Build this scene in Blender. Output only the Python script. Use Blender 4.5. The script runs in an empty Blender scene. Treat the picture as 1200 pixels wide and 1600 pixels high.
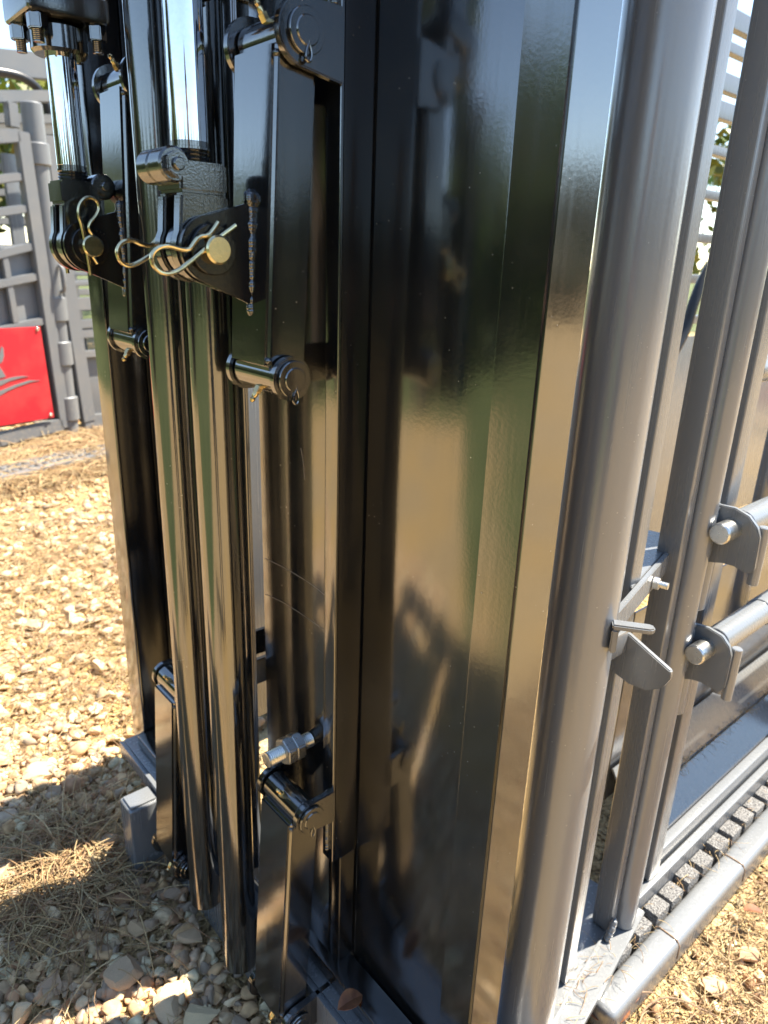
import bpy, bmesh, math, random
import numpy as np
from mathutils import Vector, Matrix

rng = np.random.default_rng(7)
random.seed(7)
SC = bpy.context.scene
C = SC.collection

# ------------------------------------------------------------------ camera
CAM_H = 1.30
FPX = 1109.0                                   # focal length in photo pixels (1200 wide)
_d = np.array([-110.0, 3110.0, FPX]); _d /= np.linalg.norm(_d)
_up = -_d
_fw = np.array([0, 0, 1.0]); _Y = _fw - _up * _fw.dot(_up); _Y /= np.linalg.norm(_Y)
_X = np.cross(_Y, _up)
BAS = np.array([_X, _Y, _up])                  # rows: world axes in camera (x right, y down, z forward)
cam_d = bpy.data.cameras.new('camera')
cam = bpy.data.objects.new('camera', cam_d); C.objects.link(cam)
rx = BAS @ np.array([1.0, 0, 0]); ry = BAS @ np.array([0, -1.0, 0]); rz = BAS @ np.array([0, 0, -1.0])
M = Matrix.Identity(4)
for i in range(3):
    M[i][0], M[i][1], M[i][2] = rx[i], ry[i], rz[i]
M[2][3] = CAM_H
cam.matrix_world = M
cam_d.sensor_fit = 'HORIZONTAL'; cam_d.sensor_width = 36.0
cam_d.lens = 36.0 * FPX / 1200.0
cam_d.clip_start = 0.02; cam_d.clip_end = 800
cam_d.dof.use_dof = True; cam_d.dof.focus_distance = 0.85; cam_d.dof.aperture_fstop = 9.0
SC.camera = cam

# ------------------------------------------------------------------ light
ALPHA = math.radians(41.5)                     # heading of the machine's side
SUN_EL = math.radians(60); SUN_AZ = ALPHA - math.radians(18)   # sun stands nearly along the machine's side
w = bpy.data.worlds.new('World'); SC.world = w; w.use_nodes = True
nt = w.node_tree
sky = nt.nodes.new('ShaderNodeTexSky'); sky.sky_type = 'NISHITA'; sky.sun_disc = False
sky.sun_elevation = SUN_EL; sky.sun_rotation = math.pi / 2 - SUN_AZ
sky.air_density = 1.0; sky.altitude = 1200; sky.dust_density = 0.05; sky.ozone_density = 1.6
bg = nt.nodes['Background']; bg.inputs['Strength'].default_value = 0.12
wb = nt.nodes.new('ShaderNodeMix'); wb.data_type = 'RGBA'; wb.blend_type = 'MULTIPLY'; wb.inputs[0].default_value = 1.0
wb.inputs[7].default_value = (1.09, 1.0, 0.88, 1)          # daylight white balance, the same over the whole sky
nt.links.new(sky.outputs[0], wb.inputs[6]); nt.links.new(wb.outputs[2], bg.inputs[0])
sl = bpy.data.lights.new('sun', 'SUN'); sl.energy = 5.0; sl.angle = math.radians(0.55); sl.color = (1, 0.915, 0.77)
so = bpy.data.objects.new('sun', sl); C.objects.link(so)
sd = Vector((math.cos(SUN_EL) * math.cos(SUN_AZ), math.cos(SUN_EL) * math.sin(SUN_AZ), math.sin(SUN_EL)))
so.rotation_euler = sd.to_track_quat('Z', 'Y').to_euler(); so.location = (3, 3, 6)
SC.view_settings.view_transform = 'Standard'; SC.view_settings.look = 'None'
SC.view_settings.exposure = 1.92; SC.view_settings.gamma = 1.0
SC.view_settings.use_curve_mapping = False
SC.render.engine = 'CYCLES'
SC.cycles.max_bounces = 8; SC.cycles.glossy_bounces = 5; SC.cycles.diffuse_bounces = 4
SC.cycles.caustics_reflective = False

# ------------------------------------------------------------------ survey helpers (machine frame a,b,z)
CA, SA = math.cos(ALPHA), math.sin(ALPHA)
def U(x, y, a=None, b=None, z=None):
    """where the sight line of a photo point meets a plane of the machine frame"""
    r = BAS @ np.array([x - 600.0, y - 800.0, FPX])
    q = (r[0] * CA + r[1] * SA, -r[0] * SA + r[1] * CA, r[2])
    t = a / q[0] if a is not None else b / q[1] if b is not None else (z - CAM_H) / q[2]
    return Vector((t * q[0], t * q[1], CAM_H + t * q[2]))
def Wd(a, b, z=0.0):
    return Vector((a * CA - b * SA, a * SA + b * CA, z))
def to_ab(x, y):
    return x * CA + y * SA, -x * SA + y * CA

# ------------------------------------------------------------------ materials
def new_mat(name):
    m = bpy.data.materials.new(name); m.use_nodes = True
    n = m.node_tree.nodes; return m, n, m.node_tree.links, n['Principled BSDF']
def nd(n, t, **k):
    o = n.new(t)
    for a, v in k.items():
        if a in o.inputs.keys(): o.inputs[a].default_value = v
        else: setattr(o, a, v)
    return o
def ramp(n, p0, p1, c0=(0, 0, 0, 1), c1=(1, 1, 1, 1)):
    r = n.new('ShaderNodeValToRGB'); e = r.color_ramp.elements
    e[0].position, e[0].color, e[1].position, e[1].color = p0, c0, p1, c1
    return r
def mixc(n, l, fac, a, b):
    m = n.new('ShaderNodeMix'); m.data_type = 'RGBA'
    for s, v in ((m.inputs[0], fac), (m.inputs[6], a), (m.inputs[7], b)):
        if hasattr(v, 'is_linked'): l.new(v, s)
        else: s.default_value = v
    return m.outputs[2]

def paint(name, base, rough, ior, peel=0.02, dust=0.25, streak=0.05, metallic=0.0, dustcol=(0.32, 0.27, 0.2, 1), wave=0.0, ps=220.0, splash=0.0):
    m, n, l, p = new_mat(name)
    tc = n.new('ShaderNodeTexCoord')
    p.inputs['IOR'].default_value = ior; p.inputs['Metallic'].default_value = metallic
    # fine dust specks
    vo = nd(n, 'ShaderNodeTexVoronoi', Scale=95.0); l.new(tc.outputs['Object'], vo.inputs['Vector'])
    r1 = ramp(n, 0.05, 0.10, (1, 1, 1, 1), (0, 0, 0, 1)); l.new(vo.outputs['Distance'], r1.inputs[0])
    wn = n.new('ShaderNodeTexNoise'); wn.inputs['Scale'].default_value = 14; l.new(tc.outputs['Object'], wn.inputs['Vector'])
    r2 = ramp(n, 0.5, 0.66); l.new(wn.outputs['Fac'], r2.inputs[0])
    mm = nd(n, 'ShaderNodeMath', operation='MULTIPLY'); l.new(r1.outputs[0], mm.inputs[0]); l.new(r2.outputs[0], mm.inputs[1])
    # streaks running down
    mp = n.new('ShaderNodeMapping'); mp.inputs['Scale'].default_value = (140, 140, 3.0); l.new(tc.outputs['Object'], mp.inputs[0])
    ns = nd(n, 'ShaderNodeTexNoise', Scale=1.0, Detail=4.0); l.new(mp.outputs[0], ns.inputs['Vector'])
    film = nd(n, 'ShaderNodeTexNoise', Scale=6.0, Detail=6.0); l.new(tc.outputs['Object'], film.inputs['Vector'])
    r3 = ramp(n, 0.45, 0.8); l.new(film.outputs['Fac'], r3.inputs[0])
    s1 = nd(n, 'ShaderNodeMath', operation='MULTIPLY'); l.new(r3.outputs[0], s1.inputs[0]); s1.inputs[1].default_value = dust * 0.35
    s2 = nd(n, 'ShaderNodeMath', operation='MULTIPLY'); l.new(mm.outputs[0], s2.inputs[0]); s2.inputs[1].default_value = dust * 2.2
    s3 = nd(n, 'ShaderNodeMath', operation='ADD', use_clamp=True); l.new(s1.outputs[0], s3.inputs[0]); l.new(s2.outputs[0], s3.inputs[1])
    if splash:                                 # dried mud splashes on the lowest part of the steel
        ge = n.new('ShaderNodeNewGeometry'); sz = n.new('ShaderNodeSeparateXYZ'); l.new(ge.outputs['Position'], sz.inputs[0])
        hz_ = nd(n, 'ShaderNodeMapRange'); l.new(sz.outputs['Z'], hz_.inputs[0]); hz_.inputs[1].default_value = 0.0; hz_.inputs[2].default_value = splash; hz_.inputs[3].default_value = 0.22; hz_.inputs[4].default_value = -0.12
        sn = nd(n, 'ShaderNodeTexNoise', Scale=55.0, Detail=6.0); l.new(tc.outputs['Object'], sn.inputs['Vector'])
        sa_ = nd(n, 'ShaderNodeMath', operation='ADD'); l.new(sn.outputs['Fac'], sa_.inputs[0]); l.new(hz_.outputs[0], sa_.inputs[1])
        sr = ramp(n, 0.60, 0.85, (0, 0, 0, 1), (.4, .4, .4, 1)); l.new(sa_.outputs[0], sr.inputs[0])
        sm = nd(n, 'ShaderNodeMath', operation='MAXIMUM'); l.new(s3.outputs[0], sm.inputs[0]); l.new(sr.outputs[0], sm.inputs[1]); s3 = sm
    l.new(mixc(n, l, s3.outputs[0], (*base, 1), dustcol), p.inputs['Base Color'])
    # roughness: film + streak
    ra = nd(n, 'ShaderNodeMath', operation='MULTIPLY_ADD'); l.new(ns.outputs['Fac'], ra.inputs[0]); ra.inputs[1].default_value = streak; ra.inputs[2].default_value = rough - streak * 0.5
    rb = nd(n, 'ShaderNodeMath', operation='MULTIPLY_ADD', use_clamp=True); l.new(s3.outputs[0], rb.inputs[0]); rb.inputs[1].default_value = 0.6; l.new(ra.outputs[0], rb.inputs[2])
    l.new(rb.outputs[0], p.inputs['Roughness'])
    # orange peel
    pe = nd(n, 'ShaderNodeTexNoise', Scale=ps, Detail=2.0); l.new(tc.outputs['Object'], pe.inputs['Vector'])
    b1 = nd(n, 'ShaderNodeBump', Strength=peel, Distance=0.01); l.new(pe.outputs['Fac'], b1.inputs['Height'])
    b2 = nd(n, 'ShaderNodeBump', Strength=peel * 0.6, Distance=0.01); l.new(ns.outputs['Fac'], b2.inputs['Height']); l.new(b1.outputs[0], b2.inputs['Normal'])
    last = b2
    if wave:
        wv = nd(n, 'ShaderNodeTexNoise', Scale=9.0, Detail=1.0); l.new(tc.outputs['Object'], wv.inputs['Vector'])
        b3 = nd(n, 'ShaderNodeBump', Strength=wave, Distance=0.02); l.new(wv.outputs['Fac'], b3.inputs['Height']); l.new(b2.outputs[0], b3.inputs['Normal']); last = b3
    l.new(last.outputs[0], p.inputs['Normal'])
    return m
BLACK = paint('black_gloss_paint', (0.006, 0.0062, 0.007), 0.12, 2.6, 0.008, 0.20, 0.10, wave=0.009)
BLACK_DIM = paint('black_dim_paint', (0.006, 0.0062, 0.007), 0.16, 1.5, 0.014, 0.12, 0.07)  # same black with reflections damped, to darken faces that would mirror lit ground
BLACKR = paint('black_cast_paint', (0.007, 0.0072, 0.008), 0.14, 2.2, 0.03, 0.03, 0.05, ps=520.0)
GREY = paint('grey_metallic_paint', (0.145, 0.153, 0.162), 0.26, 1.9, 0.02, 0.12, 0.12, splash=0.05)
GREYP = paint('charcoal_pipe_paint', (0.165, 0.176, 0.192), 0.24, 2.0, 0.015, 0.12, 0.2)
GLOSSG = paint('grey_gloss_paint', (0.09, 0.094, 0.1), 0.12, 2.8, 0.015, 0.06, 0.08)
GREYB = paint('dusty_grey_paint', (0.145, 0.152, 0.16), 0.40, 1.5, 0.03, 0.35, 0.1, dustcol=(0.36, 0.29, 0.2, 1), splash=0.5)
RED = paint('red_sign_paint', (0.50, 0.012, 0.024), 0.4, 1.5, 0.01, 0.55, 0.05, dustcol=(0.62, 0.22, 0.14, 1))
def metal(name, col, rough, bump=0.0, scale=200):
    m, n, l, p = new_mat(name)
    tc = n.new('ShaderNodeTexCoord')
    ns = nd(n, 'ShaderNodeTexNoise', Scale=float(scale), Detail=3.0); l.new(tc.outputs['Object'], ns.inputs['Vector'])
    p.inputs['Metallic'].default_value = 1.0
    l.new(mixc(n, l, ns.outputs['Fac'], (*[c * .8 for c in col], 1), (*col, 1)), p.inputs['Base Color'])
    r = nd(n, 'ShaderNodeMath', operation='MULTIPLY_ADD'); l.new(ns.outputs['Fac'], r.inputs[0]); r.inputs[1].default_value = rough * .6; r.inputs[2].default_value = rough * .7
    l.new(r.outputs[0], p.inputs['Roughness'])
    if bump:
        b = nd(n, 'ShaderNodeBump', Strength=bump, Distance=0.01); l.new(ns.outputs['Fac'], b.inputs['Height']); l.new(b.outputs[0], p.inputs['Normal'])
    return m
CHROME = metal('chrome_plate', (0.78, 0.79, 0.82), 0.06)
ZINC = metal('zinc_plate', (0.72, 0.72, 0.70), 0.3, 0.03)
YZINC = metal('yellow_zinc_plate', (0.72, 0.62, 0.38), 0.2, 0.01)
GREASE = metal('brass_fitting', (0.75, 0.58, 0.3), 0.25)
def stuffmat(name, kind, rough=0.9, objrand=False, cols=None, bump=0.3, bs=60):
    m, n, l, p = new_mat(name)
    tc = n.new('ShaderNodeTexCoord')
    if objrand:
        oi = n.new('ShaderNodeObjectInfo'); r = n.new('ShaderNodeValToRGB'); cr = r.color_ramp
        while len(cr.elements) < len(cols): cr.elements.new(0.5)
        for i, c in enumerate(cols): cr.elements[i].position = i / (len(cols) - 1); cr.elements[i].color = (*c, 1)
        l.new(oi.outputs['Random'], r.inputs[0]); col = r.outputs[0]
    else:
        at = nd(n, 'ShaderNodeAttribute', attribute_name='tint'); col = at.outputs['Color']
    ns = nd(n, 'ShaderNodeTexNoise', Scale=float(bs), Detail=5.0); l.new(tc.outputs['Object'], ns.inputs['Vector'])
    mx = n.new('ShaderNodeMix'); mx.data_type = 'RGBA'; mx.blend_type = 'MULTIPLY'; mx.inputs[0].default_value = 0.7
    rr = ramp(n, 0.3, 0.7, (0.55, 0.52, 0.5, 1), (1.15, 1.12, 1.08, 1)); l.new(ns.outputs['Fac'], rr.inputs[0])
    l.new(col, mx.inputs[6]); l.new(rr.outputs[0], mx.inputs[7]); l.new(mx.outputs[2], p.inputs['Base Color'])
    p.inputs['Roughness'].default_value = rough
    b = nd(n, 'ShaderNodeBump', Strength=bump, Distance=0.01); l.new(ns.outputs['Fac'], b.inputs['Height']); l.new(b.outputs[0], p.inputs['Normal'])
    return m
STONECOLS = [(min(.72, q[0] * 1.34), q[1] * 1.20, q[2] * 1.0) for q in [(0.44, 0.34, 0.23), (0.38, 0.31, 0.24), (0.55, 0.46, 0.34), (0.40, 0.26, 0.17), (0.31, 0.27, 0.23), (0.50, 0.37, 0.23), (0.60, 0.52, 0.40)]]
STONE = stuffmat('limestone', 'stone', 0.9, True, STONECOLS)
GRAVEL = stuffmat('gravel', 'stone', 0.9)
STRAW = stuffmat('straw', 'straw', 0.6, bump=0.05)
LEAF = stuffmat('foliage', 'leaf', 0.5, bump=0.02, bs=3)
def plain(name, col, rough=0.8, bump=0.4, scale=60.0, c2=None):
    m, n, l, p = new_mat(name); tc = n.new('ShaderNodeTexCoord')
    ns = nd(n, 'ShaderNodeTexNoise', Scale=scale, Detail=6.0); l.new(tc.outputs['Object'], ns.inputs['Vector'])
    r = ramp(n, 0.35, 0.68, (*col, 1), (*(c2 or [c * 1.5 for c in col]), 1)); l.new(ns.outputs['Fac'], r.inputs[0]); l.new(r.outputs[0], p.inputs['Base Color'])
    p.inputs['Roughness'].default_value = rough
    b = nd(n, 'ShaderNodeBump', Strength=bump, Distance=0.01); l.new(ns.outputs['Fac'], b.inputs['Height']); l.new(b.outputs[0], p.inputs['Normal'])
    return m
RUBBER = plain('crumb_rubber', (0.07, 0.07, 0.072), 0.85, 0.9, 260.0, (0.30, 0.29, 0.28))
BARK = plain('bark', (0.07, 0.05, 0.035), 0.9, 0.6, 20.0)
HOSE = plain('black_rubber_hose', (0.012, 0.012, 0.013), 0.35, 0.05, 80.0)
DRYLEAF = plain('dry_leaf', (0.12, 0.04, 0.017), 0.7, 0.2, 60.0, (0.26, 0.11, 0.045))
TWIG = plain('twig', (0.2, 0.13, 0.08), 0.8, 0.4, 90.0)
GREEN = plain('green_plastic', (0.02, 0.35, 0.08), 0.5, 0.02, 10.0)
YELLOW = plain('yellow_plastic', (0.6, 0.45, 0.05), 0.5, 0.02, 10.0)

def ground_mat():
    m, n, l, p = new_mat('gravel_yard'); tc = n.new('ShaderNodeTexCoord'); co = tc.outputs['Object']
    v1 = nd(n, 'ShaderNodeTexVoronoi', Scale=38.0); l.new(co, v1.inputs['Vector'])
    v2 = nd(n, 'ShaderNodeTexVoronoi', Scale=110.0); l.new(co, v2.inputs['Vector'])
    n1 = nd(n, 'ShaderNodeTexNoise', Scale=1.3, Detail=8.0); l.new(co, n1.inputs['Vector'])
    n2 = nd(n, 'ShaderNodeTexNoise', Scale=60.0, Detail=6.0); l.new(co, n2.inputs['Vector'])
    r = ramp(n, 0.0, 1.0, (0.32, 0.215, 0.105, 1), (0.58, 0.42, 0.21, 1)); l.new(v1.outputs['Color'], r.inputs[0])
    straw = ramp(n, 0.42, 0.62); l.new(n1.outputs['Fac'], straw.inputs[0])
    c1 = mixc(n, l, straw.outputs[0], r.outputs[0], (0.52, 0.34, 0.13, 1))
    # grass beyond the yard, by place on the ground
    sx = n.new('ShaderNodeSeparateXYZ'); l.new(co, sx.inputs[0])
    n3 = nd(n, 'ShaderNodeTexNoise', Scale=0.8, Detail=5.0); l.new(co, n3.inputs['Vector'])
    ax = nd(n, 'ShaderNodeMath', operation='MULTIPLY_ADD'); l.new(sx.outputs['X'], ax.inputs[0]); ax.inputs[1].default_value = -1.0; ax.inputs[2].default_value = -5.6
    ay = nd(n, 'ShaderNodeMath', operation='MULTIPLY_ADD'); l.new(sx.outputs['Y'], ay.inputs[0]); ay.inputs[1].default_value = -1.0; ay.inputs[2].default_value = -9.0
    ay2 = nd(n, 'ShaderNodeMath', operation='ADD'); l.new(sx.outputs['Y'], ay2.inputs[0]); ay2.inputs[1].default_value = -16.0
    mx1 = nd(n, 'ShaderNodeMath', operation='MAXIMUM'); l.new(ax.outputs[0], mx1.inputs[0]); l.new(ay.outputs[0], mx1.inputs[1])
    mx2 = nd(n, 'ShaderNodeMath', operation='MAXIMUM'); l.new(mx1.outputs[0], mx2.inputs[0]); l.new(ay2.outputs[0], mx2.inputs[1])
    # unseen tongue of grass, added to turn the corner post's reflection green
    g1_ = nd(n, 'ShaderNodeMath', operation='MULTIPLY_ADD'); l.new(sx.outputs['X'], g1_.inputs[0]); g1_.inputs[1].default_value = 0.125; g1_.inputs[2].default_value = 0.555
    g2_ = nd(n, 'ShaderNodeMath', operation='SUBTRACT'); l.new(g1_.outputs[0], g2_.inputs[0]); l.new(sx.outputs['Y'], g2_.inputs[1])
    g3_ = nd(n, 'ShaderNodeMath', operation='MULTIPLY_ADD'); l.new(sx.outputs['X'], g3_.inputs[0]); g3_.inputs[1].default_value = -1.0; g3_.inputs[2].default_value = -1.3
    g4_ = nd(n, 'ShaderNodeMath', operation='MINIMUM'); l.new(g2_.outputs[0], g4_.inputs[0]); l.new(g3_.outputs[0], g4_.inputs[1])
    g5_ = nd(n, 'ShaderNodeMath', operation='MULTIPLY'); l.new(g4_.outputs[0], g5_.inputs[0]); g5_.inputs[1].default_value = 4.0
    mx3 = nd(n, 'ShaderNodeMath', operation='MAXIMUM'); l.new(mx2.outputs[0], mx3.inputs[0]); l.new(g5_.outputs[0], mx3.inputs[1]); mx2 = mx3
    ad = nd(n, 'ShaderNodeMath', operation='ADD'); l.new(mx2.outputs[0], ad.inputs[0]); l.new(n3.outputs['Fac'], ad.inputs[1])
    g = ramp(n, 0.3, 0.9); l.new(ad.outputs[0], g.inputs[0])
    gc = ramp(n, 0.3, 0.7, (0.06, 0.085, 0.02, 1), (0.13, 0.15, 0.045, 1)); l.new(n3.outputs['Fac'], gc.inputs[0])
    l.new(mixc(n, l, g.outputs[0], c1, gc.outputs[0]), p.inputs['Base Color'])
    p.inputs['Roughness'].default_value = 0.95
    hs = nd(n, 'ShaderNodeMath', operation='MULTIPLY_ADD'); l.new(v2.outputs['Distance'], hs.inputs[0]); hs.inputs[1].default_value = -0.5; l.new(n2.outputs['Fac'], hs.inputs[2])
    b = nd(n, 'ShaderNodeBump', Strength=0.9, Distance=0.02); l.new(hs.outputs[0], b.inputs['Height'])
    b2 = nd(n, 'ShaderNodeBump', Strength=0.8, Distance=0.03, invert=True); l.new(v1.outputs['Distance'], b2.inputs['Height']); l.new(b.outputs[0], b2.inputs['Normal'])
    l.new(b2.outputs[0], p.inputs['Normal'])
    return m
GROUND = ground_mat()

# ------------------------------------------------------------------ mesh helpers
ORG = {}                                       # origin (machine coordinates) of each thing
def tag(o, label, cat=None, group=None, kind=None):
    if label: o['label'] = label
    if cat: o['category'] = cat
    if group: o['group'] = group
    if kind: o['kind'] = kind
    return o
def thing(name, label, cat, org=(0, 0, 0), group=None):
    o = bpy.data.objects.new(name, None); C.objects.link(o); o.empty_display_size = 0.1
    o.location = Wd(*org); o.rotation_euler = (0, 0, ALPHA); ORG[o.name] = Vector(org)
    return tag(o, label, cat, group)
def fin(bm, name, mat, parent, label=None, sharp=32, org=None, smooth=True):
    o_ = org if org is not None else ORG[parent.name]
    bmesh.ops.translate(bm, verts=bm.verts, vec=-Vector(o_))
    bmesh.ops.recalc_face_normals(bm, faces=bm.faces)
    me = bpy.data.meshes.new(name); bm.to_mesh(me); bm.free()
    if smooth:
        me.polygons.foreach_set('use_smooth', [True] * len(me.polygons))
        me.set_sharp_from_angle(angle=math.radians(sharp))
    me.materials.append(mat)
    o = bpy.data.objects.new(name, me); C.objects.link(o)
    if parent is not None: o.parent = parent
    ORG[o.name] = Vector(o_)
    if label: o['label'] = label
    return o
def single(bm, name, mat, org, label, cat, group=None, sharp=32):
    """a thing that is one mesh"""
    o = fin(bm, name, mat, None, org=org, sharp=sharp)
    o.location = Wd(*org); o.rotation_euler = (0, 0, ALPHA)
    return tag(o, label, cat, group)
def B_(): return bmesh.new()
def box(bm, lo, hi, bev=0.002, seg=2, rot=None, about=None):
    t = bmesh.new(); bmesh.ops.create_cube(t, size=1.0)
    s = [max(1e-5, abs(hi[i] - lo[i])) for i in range(3)]; c = [(hi[i] + lo[i]) / 2 for i in range(3)]
    bmesh.ops.scale(t, verts=t.verts, vec=s)
    if bev: bmesh.ops.bevel(t, geom=t.edges[:], offset=min(bev, min(s) * .45), segments=seg, affect='EDGES', profile=0.6)
    bmesh.ops.translate(t, verts=t.verts, vec=c)
    if rot is not None: bmesh.ops.rotate(t, verts=t.verts, cent=about or c, matrix=rot)
    return join(bm, t)
def join(bm, t):
    me = bpy.data.meshes.new('tmp'); t.to_mesh(me); t.free(); bm.from_mesh(me); bpy.data.meshes.remove(me); return bm
def frame_of(p0, p1):
    d = (Vector(p1) - Vector(p0)).normalized()
    return d.to_track_quat('Z', 'Y').to_matrix().to_4x4()
def cyl(bm, p0, p1, r, seg=32, r2=None, cham=0.0012, n=None):
    """rod from p0 to p1 with a small chamfer"""
    p0, p1 = Vector(p0), Vector(p1); L = (p1 - p0).length; r2 = r if r2 is None else r2
    Mx = Matrix.Translation(p0) @ frame_of(p0, p1)
    c = min(cham, L * .3, r * .5)
    prof = [(0, max(r - c, 1e-4)), (c, r), (L - c, r2), (L, max(r2 - c, 1e-4))]
    rings = []
    for zz, rr in prof:
        rings.append([bm.verts.new(Mx @ Vector((rr * math.cos(2 * math.pi * k / seg), rr * math.sin(2 * math.pi * k / seg), zz))) for k in range(seg)])
    for A, Bq in zip(rings, rings[1:]):
        for k in range(seg): bm.faces.new((A[k], A[(k + 1) % seg], Bq[(k + 1) % seg], Bq[k]))
    bm.faces.new(rings[0][::-1]); bm.faces.new(rings[-1]); return bm
def lathe(bm, p0, p1, prof, seg=32):
    """prof: (distance along, radius)"""
    Mx = Matrix.Translation(Vector(p0)) @ frame_of(p0, p1); rings = []
    for zz, rr in prof:
        rings.append([bm.verts.new(Mx @ Vector((rr * math.cos(2 * math.pi * k / seg), rr * math.sin(2 * math.pi * k / seg), zz))) for k in range(seg)])
    for A, Bq in zip(rings, rings[1:]):
        for k in range(seg): bm.faces.new((A[k], A[(k + 1) % seg], Bq[(k + 1) % seg], Bq[k]))
    bm.faces.new(rings[0][::-1]); bm.faces.new(rings[-1]); return bm
def pipe(bm, p0, p1, r, wall=0.004, seg=40):
    """open-ended pipe"""
    L = (Vector(p1) - Vector(p0)).length; ri = r - wall
    Mx = Matrix.Translation(Vector(p0)) @ frame_of(p0, p1); rings = []
    for zz, rr in ((0, r - .001), (0.001, r), (L - .001, r), (L, r - .001), (L, ri), (0, ri)):
        rings.append([bm.verts.new(Mx @ Vector((rr * math.cos(2 * math.pi * k / seg), rr * math.sin(2 * math.pi * k / seg), zz))) for k in range(seg)])
    rings.append(rings[0])
    for A, Bq in zip(rings, rings[1:]):
        for k in range(seg): bm.faces.new((A[k], A[(k + 1) % seg], Bq[(k + 1) % seg], Bq[k]))
    return bm
def prism(bm, pts, axis, lo, hi, bev=0.0012):
    """polygon in the plane across axis ('a': (b,z), 'b': (a,z), 'z': (a,b)) pushed from lo to hi"""
    t = bmesh.new()
    def v(p, q): return {'a': (q, p[0], p[1]), 'b': (p[0], q, p[1]), 'z': (p[0], p[1], q)}[axis]
    f = t.faces.new([t.verts.new(v(p, lo)) for p in pts])
    r = bmesh.ops.extrude_face_region(t, geom=[f])
    d = Vector(v((0, 0), hi)) - Vector(v((0, 0), lo))
    bmesh.ops.translate(t, verts=[g for g in r['geom'] if isinstance(g, bmesh.types.BMVert)], vec=d)
    if bev:
        ed = [e for e in t.edges if len(e.link_faces) == 2 and e.calc_face_angle(0) > 0.5]
        bmesh.ops.bevel(t, geom=ed, offset=bev, segments=2, affect='EDGES')
    return join(bm, t)
def sweep(bm, pts, r, seg=10, smooth=3, closed=False):
    """round wire along smoothed points"""
    P = [Vector(p) for p in pts]
    for _ in range(smooth):
        Q = [P[0]]
        for i in range(len(P) - 1): Q += [P[i].lerp(P[i + 1], .25), P[i].lerp(P[i + 1], .75)]
        P = Q + [P[-1]]
    rings = []; T0 = None; N = None
    for i, p in enumerate(P):
        t = (P[min(i + 1, len(P) - 1)] - P[max(i - 1, 0)]).normalized()
        if N is None:
            N = t.orthogonal().normalized()
        else:
            N = (N - t * N.dot(t)).normalized()
        Bn = t.cross(N)
        rr = r if not callable(r) else r(i / (len(P) - 1))
        rings.append([bm.verts.new(p + rr * (math.cos(2 * math.pi * k / seg) * N + math.sin(2 * math.pi * k / seg) * Bn)) for k in range(seg)])
    for A, Bq in zip(rings, rings[1:]):
        for k in range(seg): bm.faces.new((A[k], A[(k + 1) % seg], Bq[(k + 1) % seg], Bq[k]))
    bm.faces.new(rings[0][::-1]); bm.faces.new(rings[-1]); return bm
def weld(bm, p0, p1, r=0.005, n=None, jit=0.25):
    """bead of overlapping ripples"""
    p0, p1 = Vector(p0), Vector(p1); L = (p1 - p0).length; n = max(6, int(L / (r * .26)))
    ax = (p1 - p0).normalized(); sd1 = ax.orthogonal().normalized(); sd2 = ax.cross(sd1)
    Mx = Matrix((sd1, sd2, ax)).transposed(); wob = 0.0
    for i in range(n + 1):
        wob = wob * .7 + random.uniform(-1, 1) * r * .16
        t = bmesh.new(); bmesh.ops.create_icosphere(t, subdivisions=2, radius=r)
        e = .55 if i in (0, n) else 1
        bmesh.ops.scale(t, verts=t.verts, vec=(e * random.uniform(.88, 1.1), e * random.uniform(.82, 1.06), .75))
        bmesh.ops.rotate(t, verts=t.verts, cent=(0, 0, 0), matrix=Mx)
        bmesh.ops.translate(t, verts=t.verts, vec=p0.lerp(p1, i / n) + sd1 * wob); join(bm, t)
    return bm
def hexnut(bm, p0, p1, r):
    p0, p1 = Vector(p0), Vector(p1); L = (p1 - p0).length
    Mx = Matrix.Translation(p0) @ frame_of(p0, p1)
    t = bmesh.new(); bmesh.ops.create_cone(t, cap_ends=True, segments=6, radius1=r, radius2=r, depth=L)
    bmesh.ops.bevel(t, geom=t.edges[:], offset=r * .09, segments=2, affect='EDGES')
    bmesh.ops.translate(t, verts=t.verts, vec=(0, 0, L / 2)); bmesh.ops.transform(t, matrix=Mx, verts=t.verts)
    return join(bm, t)
def thread(bm, p0, p1, r, pitch=0.0022, depth=0.0012, seg=24):
    L = (Vector(p1) - Vector(p0)).length; n = int(L / pitch); prof = []
    for i in range(n): prof += [(i * pitch, r - depth), ((i + .5) * pitch, r)]
    prof += [(L - .0006, r), (L, r - .002)]
    return lathe(bm, p0, p1, prof, seg)
def arc(cx, cy, r, a0, a1, n=14):
    return [(cx + r * math.cos(math.radians(a0 + (a1 - a0) * i / n)), cy + r * math.sin(math.radians(a0 + (a1 - a0) * i / n))) for i in range(n + 1)]

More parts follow.
